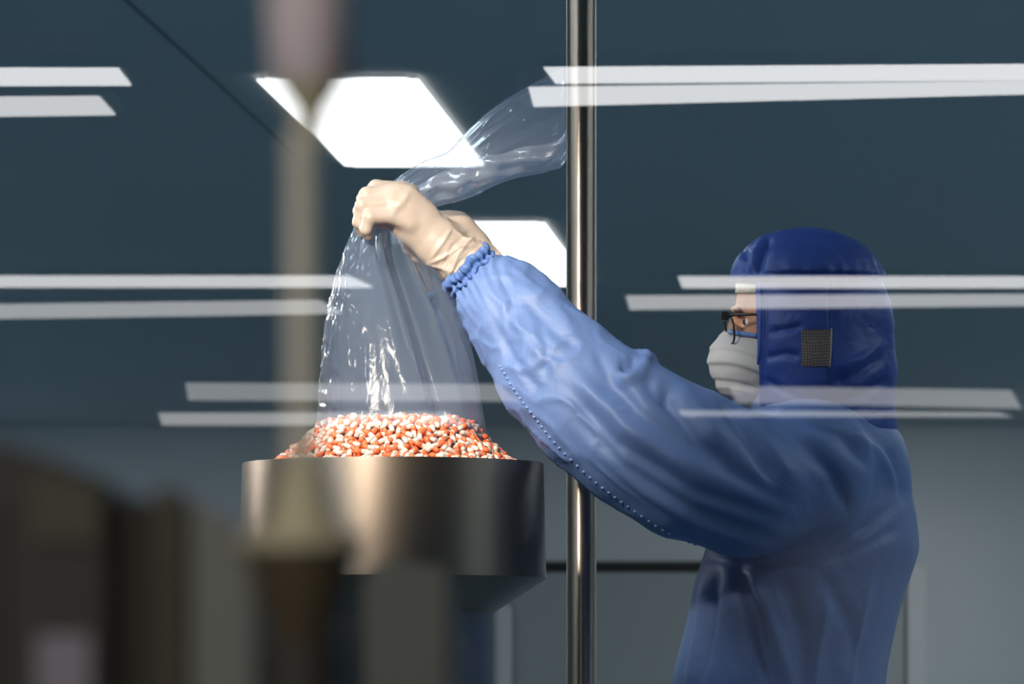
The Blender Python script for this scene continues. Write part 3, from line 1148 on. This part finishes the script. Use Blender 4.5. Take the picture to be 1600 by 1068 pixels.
# --- hood
def hood_sdf(P):
    u, v, w = P
    crown = ell(P, (1264, 446, TW), (124, 92, 108), .08)
    crown = smax(crown, v - 436, 5)
    side = ell(P, (1262, 520, TW), (136, 160, 106))
    side = smin(side, ell(P, (1290, 585, TW), (112, 100, 112)), 20)
    side = smin(side, chain(P, [(1280, 620, TW, 96), (1290, 668, TW, 112)], 10), 25)
    side = smax(side, -(u - 1183) + (v - 520) * .03, 3)
    side = smax(side, 412 - v, 3)
    side = smax(side, v - 690, 4)
    return smin(crown, side, 4)


HF = [([(1160, 385), (1166, 405), (1160, 428)], -7, 5), ([(1205, 370), (1190, 395), (1182, 428)], -9, 6), ([(1196, 368), (1180, 395), (1172, 425)], 5, 6),
      ([(1187, 428), (1260, 427), (1330, 428), (1388, 433)], -5, 4), ([(1200, 520), (1240, 512), (1252, 508)], -5, 5), ([(1196, 560), (1225, 552), (1250, 556)], -5, 6),
      ([(1190, 590), (1220, 610), (1250, 620)], -5, 7), ([(1300, 600), (1340, 585), (1380, 555)], -6, 8), ([(1300, 575), (1350, 560), (1385, 530)], 4, 8),
      ([(1296, 440), (1296, 510)], -3.5, 2.6), ([(1296, 576), (1298, 640)], -3.5, 2.6), ([(1197, 436), (1195, 540), (1187, 640)], -3.5, 2.6),
      ([(1300, 630), (1350, 615), (1392, 590)], -6, 7), ([(1235, 360), (1290, 372), (1330, 405)], -3, 8)]


def hood_disp(V, Nn):
    d = apply_folds(V, Nn, HF)
    d += 5 * fbm(V * .022, 6, 3)
    g = np.exp(-((V[:, 1] - 422) / 12) ** 2) * np.clip((V[:, 0] - 1190) / 30, 0, 1)
    d += g * 1.5 * np.cos(V[:, 0] * .22 + V[:, 2] * .15)
    return d


add_bump(M['hood'], 30, .008, .35, 4, distort=.6)
hood, hV, hQ = sdf_obj('hood', hood_sdf, (1125, 340, TW - 140), (1420, 700, TW + 140), 3.2, M['hood'], person, hood_disp)
child(hood)
hb = bvh_of(hV, hQ)


def patch(name, u0, u1, v0, v1, lift, m, parent, bvh, n=14, skew=0):
    V, Q = [], []
    for i in range(n + 1):
        for j in range(n + 1):
            u = u0 + (u1 - u0) * i / n
            v = v0 + (v1 - v0) * j / n + skew * i / n
            w = front(bvh, u, v)
            V.append((u, v, (w if w is not None else TW) - lift))
    k = len(V)
    V += [(a, b, c + 4) for a, b, c in V]
    for i in range(n):
        for j in range(n):
            a = i * (n + 1) + j
            Q.append((a, a + 1, a + n + 2, a + n + 1))
            Q.append((k + a, k + a + n + 1, k + a + n + 2, k + a + 1))
    rim = [i * (n + 1) for i in range(n + 1)] + [n * (n + 1) + j for j in range(1, n + 1)] + [i * (n + 1) + n for i in range(n - 1, -1, -1)] + [j for j in range(n - 1, 0, -1)]
    for a, b in zip(rim, rim[1:] + rim[:1]):
        Q.append((a, b, k + b, k + a))
    o = mesh_obj(name, at_np(np.array(V, float)).tolist(), Q, m, parent)
    o.data.set_sharp_from_angle(angle=.8)
    return o


em = mat('ear_mesh_brown', (.2, .15, .12), .6)
tc = N(em, 'ShaderNodeTexCoord')
mp = N(em, 'ShaderNodeMapping')
mp.inputs['Rotation'].default_value = (0, PI / 4, 0)
ck = N(em, 'ShaderNodeTexChecker')
ck.inputs['Scale'].default_value = 330
ck.inputs['Color1'].default_value = (.26, .19, .15, 1)
ck.inputs['Color2'].default_value = (.055, .05, .06, 1)
L(em, tc.outputs['Object'], mp.inputs['Vector'])
L(em, mp.outputs['Vector'], ck.inputs['Vector'])
L(em, ck.outputs['Color'], em.node_tree.nodes['Principled BSDF'].inputs['Base Color'])
pm = patch('ear_mesh', 1252, 1297, 515, 572, 1.2, em, hood, hb)
pm['label'] = 'square brown mesh over the ear'
M['hood_edge'] = add_bump(mat('hood_binding', (.03, .085, .36), .5), 200, .0005, .3)


def seam(name, poly, r, m, parent, bvh, lift=0.0):
    pts = []
    for u, v in poly:
        w = front(bvh, u, v)
        if w is not None:
            pts.append(at_np(np.array([[u, v, w - lift]], float))[0])
    o = tube(name, pts, r, m, parent, 8)
    return o


seam('binding', catmull([(1188, 440), (1188, 500), (1186, 560), (1181, 620)], 24).tolist(), .0032, M['hood_edge'], hood, hb)
seam('ear_mesh_edge', catmull([(1299, 513), (1298, 545), (1296, 574)], 14).tolist(), .0018, mat('pale_tape', (.35, .3, .27), .6), hood, hb)
o = tube('cord_toggle', [at(1386, 527, 8.1), at(1389, 540, 8.095), at(1387, 554, 8.1)], .0028, mat('toggle_pale', (.4, .42, .4), .4), hood, 8)

# --- inner cap band, mask, glasses
cap_, _, _ = sdf_obj('inner_cap', lambda P: smax(smax(ell(P, HEAD, (112, 127, 80)), P[1] - 458, 3), 400 - P[1], 2), (1130, 390, TW - 95), (1300, 470, TW + 95), 4, M['cap_cream'], person,
                     lambda V, Nn: 1.2 * np.cos(V[:, 1] * .55))
child(cap_)


def mask_sdf(P):
    d = ell(P, (1186, 566, TW), (76, 60, 68))
    d = smin(d, chain(P, [(1150, 516, TW, 11), (1137, 530, TW, 14), (1127, 552, TW, 16), (1126, 572, TW, 16)], 6), 14)
    d = smin(d, ell(P, (1160, 605, TW), (40, 24, 46)), 14)
    d = smax(d, (515 - P[1]) + (P[0] - 1140) * .15, 3)
    return smax(d, P[0] - 1200, 3)


def mask_disp(V, Nn):
    y = V[:, 1] - (V[:, 0] - 1112) * .12 + 6 * np.sin((V[:, 0] - 1100) * .04)
    d = 0
    for y0, a in ((545, 3.0), (568, 4.0), (592, 3.0), (608, 2.0)):
        t = y - y0
        d = d + a * np.where(t < 0, np.exp(-(t / 14) ** 2), np.exp(-(t / 4) ** 2))
    return d - 2 + 3 * fbm(V * .03, 9)


msk, mV, mQ = sdf_obj('face_mask', mask_sdf, (1095, 500, TW - 92), (1225, 642, TW + 92), 2.4, M['mask'], person, mask_disp)
child(msk)
mb = bvh_of(mV, mQ)
pts = []
for u, v in catmull([(1140, 518), (1152, 520), (1166, 522), (1182, 524)], 16).tolist():
    w = front(mb, u, v + 4)
    if w is not None:
        pts.append(at_np(np.array([[u, v, w - 1.5]], float))[0])
if len(pts) > 2:
    o = tube('mask_edge', pts, .0042, M['mask_blue'], msk, 8)
    o['label'] = 'blue upper edge of the mask'
gls = None
lens_m = film('lens_glass', (.96, .98, 1), .03, .02, .0, (.8, .8, .8), .2)
frame_pts = {}
for s in (-1, 1):
    c = np.array([1138.0, 515.0, TW + s * 34.0])
    ring = []
    for i in range(40):
        a = 2 * PI * i / 40
        ca, sa = math.cos(a), math.sin(a)
        ca2 = math.copysign(abs(ca) ** .7, ca)
        sa2 = math.copysign(abs(sa) ** .7, sa)
        # lens plane turned slightly round the face
        ring.append((c[0] + (abs(ca2) if ca2 * s > 0 else -abs(ca2) * .4) * 9 + sa2 * 2, c[1] + sa2 * 22, c[2] + ca2 * 27))
    o = tube('spectacle_rim', at_np(np.array(ring)), .0016, M['black'], None if gls is None else gls, 8, closed=True)
    if gls is None:
        gls = o
        gls.name = 'glasses'
        gls.parent = person
        gls.matrix_parent_inverse = INV
    cen = np.mean(np.array(ring), 0)
    lv = at_np(np.array([cen] + ring))
    o = mesh_obj('lens', lv.tolist(), [(0, 1 + i, 1 + (i + 1) % 40) for i in range(40)], lens_m, gls)
    o = tube('temple', at_np(np.array([(1133, 494, TW + s * 62), (1150, 491, TW + s * 70), (1180, 491, TW + s * 78), (1215, 494, TW + s * 82)], float)), [.0042, .0026, .0022, .002], M['black'], gls, 8)
    hp = at_np(np.array([(1132, 495, TW + s * 62)], float))[0]
    o = bm_obj('hinge', box_bm(hp - .0055, hp + np.array([.0055, .0055, .0085]), .001), M['black'], gls)
o = tube('bridge', at_np(np.array([(1135, 508, TW - 9), (1130, 504, TW), (1135, 508, TW + 9)], float)), .0018, M['black'], gls, 8)

# ------------------------------------------------------------------ machine close to the window, far out of focus
YF = 1.6
M['cab_brown'] = add_bump(mat('cabinet_brown', (.045, .037, .031), .6), 30, .001, .2)
M['cab_panel'] = add_bump(mat('cabinet_olive', (.085, .072, .05), .6), 30, .001, .2)
M['cab_dark'] = add_bump(mat('cabinet_black', (.04, .035, .025), .7), 30, .001, .2)
M['cab_grey'] = add_bump(mat('cabinet_grey', (.23, .23, .215), .6), 30, .001, .2)
M['olive'] = add_bump(mat('flange_olive', (.66, .57, .38), .5), 40, .0006, .2)
M['rod'] = add_bump(mat('rod_grey', (.74, .69, .60), .5), 40, .0004, .2)
M['vessel'] = vary_colour(mat('vessel_pink', (.82, .68, .74), .35), (.80, .66, .73), (.86, .72, .76), 20)
M['vessel_red'] = add_bump(mat('vessel_red', (.13, .05, .045), .4), 40, .0004, .2)


def pp(pts, Y):
    return [(at(x, y, Y).x, at(x, y, Y).z) for x, y in pts]


def zf(py, Y=YF):
    return at(0, py, Y).z


cab = empty('machine_cabinet', (at(120, 0, YF + .3).x, YF + .3, 0))
tag(cab, 'blurred dark brown machine cabinet with sloping top at lower left', 'machine')
CI = Matrix.Translation(cab.location).inverted()


def part(o, root):
    o.matrix_parent_inverse = Matrix.Translation(root.location).inverted()
    return o


def down(pts, Y):
    """outline in the picture closed straight down to the floor"""
    p = pp(pts, Y)
    return p + [(p[-1][0], 0.0), (p[0][0], 0.0)]


part(bm_obj('housing', prism_bm(down([(-340, 660), (-40, 680), (80, 715), (178, 752)], YF), YF, YF + .5, .004), M['cab_brown'], cab), cab)
part(bm_obj('inner_wall', prism_bm(down([(180, 775), (236, 778)], YF), YF + .012, YF + .5, .003), M['cab_dark'], cab), cab)
part(bm_obj('corner_post', prism_bm(down([(236, 752), (286, 766)], YF), YF + .01, YF + .4, .003), M['cab_panel'], cab), cab)
part(bm_obj('side_housing', prism_bm(down([(288, 768), (340, 800), (402, 838)], YF), YF + .015, YF + .4, .004), M['cab_grey'], cab), cab)
part(bm_obj('front_panel', prism_bm(pp([(48, 735), (160, 765), (160, 850), (48, 850)], YF), YF - .002, YF + .001, .0008), M['cab_panel'], cab), cab)
part(bm_obj('side_slot', prism_bm(pp([(-60, 800), (8, 790), (8, 1180), (-60, 1180)], YF), YF - .002, YF + .001, .0008), M['cab_dark'], cab), cab)
o = part(bm_obj('name_plate', prism_bm(pp([(58, 992), (145, 992), (145, 1095), (58, 1095)], YF), YF - .004, YF + .001, .001), add_bump(mat('plate_lilac', (.30, .27, .33), .5), 50, .0004, .2), cab), cab)
o['label'] = 'pale lilac blank plate'

base = empty('equipment_stand', (at(600, 0, 2.7).x, 2.7, 0))
tag(base, 'blurred grey machine base under the steel hopper', 'machine')
part(bm_obj('cover', prism_bm(down([(566, 900), (610, 872), (704, 884)], 2.15), 2.15, 2.4, .004), M['cab_grey'], base), base)
part(bm_obj('plinth', box_bm((at(555, 0, 2.12).x, 2.12, 0), (at(712, 0, 2.12).x, 2.44, .12), .004), M['cab_brown'], base), base)

cx_, cy_ = at(470, 0, YF).x, YF
YS = YF - .09
cx_, cy_ = at(472, 0, YS).x, YS
k = YS / F
spx, spy = cx_, cy_
sp = empty('dosing_spindle', (spx, spy, 0))
tag(sp, 'blurred upright dosing rod with pink cylinder above and olive flange below', 'machine part')


def lp(name, pts, m, n=48):
    """profile by picture: (half width px, py)"""
    return lathe_obj(name, [(max(r * k, .00005), zf(py, YS)) for r, py in pts], 0, 0, m, sp, n)


SXO = 8 * k
cyl = lp('cylinder', [(0, 140), (30, 140), (54, 128), (60, 112), (62, 60), (66, 40), (68, -160), (60, -180), (0, -180)], M['vessel'])
cyl.location.x = SXO
nk = lp('neck', [(0, 215), (24, 215), (23, 190), (30, 168), (50, 145), (54, 120), (0, 120)], M['olive'])
nk.location.x = SXO * 1.6
bd = lp('side_band', [(26, 122), (26, 84), (10, 84), (10, 122), (26, 122)], M['vessel_red'])
bd.location.x = SXO + 44 * k
lp('rod', [(0, 835), (25, 835), (25, 205), (0, 205)], M['rod'])
lp('collar', [(0, 838), (66, 838), (52, 815), (40, 770), (30, 735), (27, 720), (0, 720)], M['olive'])
lp('flange', [(0, 862), (94, 862), (102, 854), (100, 838), (70, 828), (0, 828)], M['olive'])
fu = lp('funnel', [(0, 1012), (44, 1012), (60, 960), (84, 885), (88, 860), (0, 860)], add_bump(mat('funnel_brown', (.10, .073, .043), .5), 30, .0006, .2))
lathe_obj('stand', [(.00005, 0), (.03, 0), (.03, .01), (.012, .02), (.012, zf(1010, YS)), (.00005, zf(1010, YS))], 0, 0, M['cab_brown'], sp, 32)

# ------------------------------------------------------------------ light
def spot(name, loc, target, power, size, blend, radius, col=(1, .96, .9)):
    l = bpy.data.lights.new(name, 'SPOT')
    l.energy = power
    l.spot_size = size
    l.spot_blend = blend
    l.shadow_soft_size = radius
    l.color = col
    o = bpy.data.objects.new(name, l)
    o.location = loc
    o.rotation_euler = (Vector(target) - Vector(loc)).to_track_quat('-Z', 'Y').to_euler()
    COL.objects.link(o)
    return o


spot('hopper_spot_lamp', (-1.05, 5.7, 2.8), (-.165, 7.95, 1.60), 1000, math.radians(20), .95, .16, (1, .89, .75))
spot('foreground_fill_spot', (-.62, .15, 1.8), (-.09, 1.65, 1.06), 62, math.radians(60), .8, .06, (1, .95, .87))  # added fill shining through the pane to brighten the near machine

spot('side_spot_lamp', (-3.0, 10.3, 2.75), (-.24, 8.0, 1.58), 420, math.radians(13.5), .8, .12, (1, .96, .92))
for sx in (-1, 1):
    spot('back_wall_fill_spot', (sx * 5.2, 30.5, 2.8), (sx * .9, RY1, .9), 330 if sx > 0 else 110, math.radians(70), .9, .1, (.96, .98, 1))  # unseen fills added to lift the far wall, stronger on the right
spot('hall_haze_fill_spot', (2.4, -26.5, 2.2), (2.35, -31, 1.5), 420, math.radians(27), 1.0, .1, (1, .98, .95))  # added to light the hall wall so its reflection hazes the pane
w = bpy.data.worlds.new('world')
w.use_nodes = True
w.node_tree.nodes['Background'].inputs['Color'].default_value = (.02, .03, .04, 1)
w.node_tree.nodes['Background'].inputs['Strength'].default_value = .2
SC.world = w

cam = bpy.data.cameras.new('camera')
cam.sensor_width = 36
cam.sensor_fit = 'HORIZONTAL'
cam.lens = F / 1600 * 36
cam.shift_y = (HY - 534) / 1600
cam.clip_start = .05
cam.dof.use_dof = True
cam.dof.focus_distance = 8.0
cam.dof.aperture_fstop = .180 / .0142
co = bpy.data.objects.new('camera', cam)
co.location = (0, 0, HC)
co.rotation_euler = (PI / 2, 0, 0)
COL.objects.link(co)
SC.camera = co

SC.view_settings.view_transform = 'Standard'
SC.view_settings.look = 'None'
SC.view_settings.gamma = 1
SC.view_settings.use_curve_mapping = False
SC.view_settings.exposure = 0.0
SC.cycles.use_denoising = True
SC.cycles.max_bounces = 8
SC.cycles.transparent_max_bounces = 24
SC.cycles.caustics_reflective = False
SC.cycles.caustics_refractive = False
SC.cycles.sample_clamp_indirect = 6
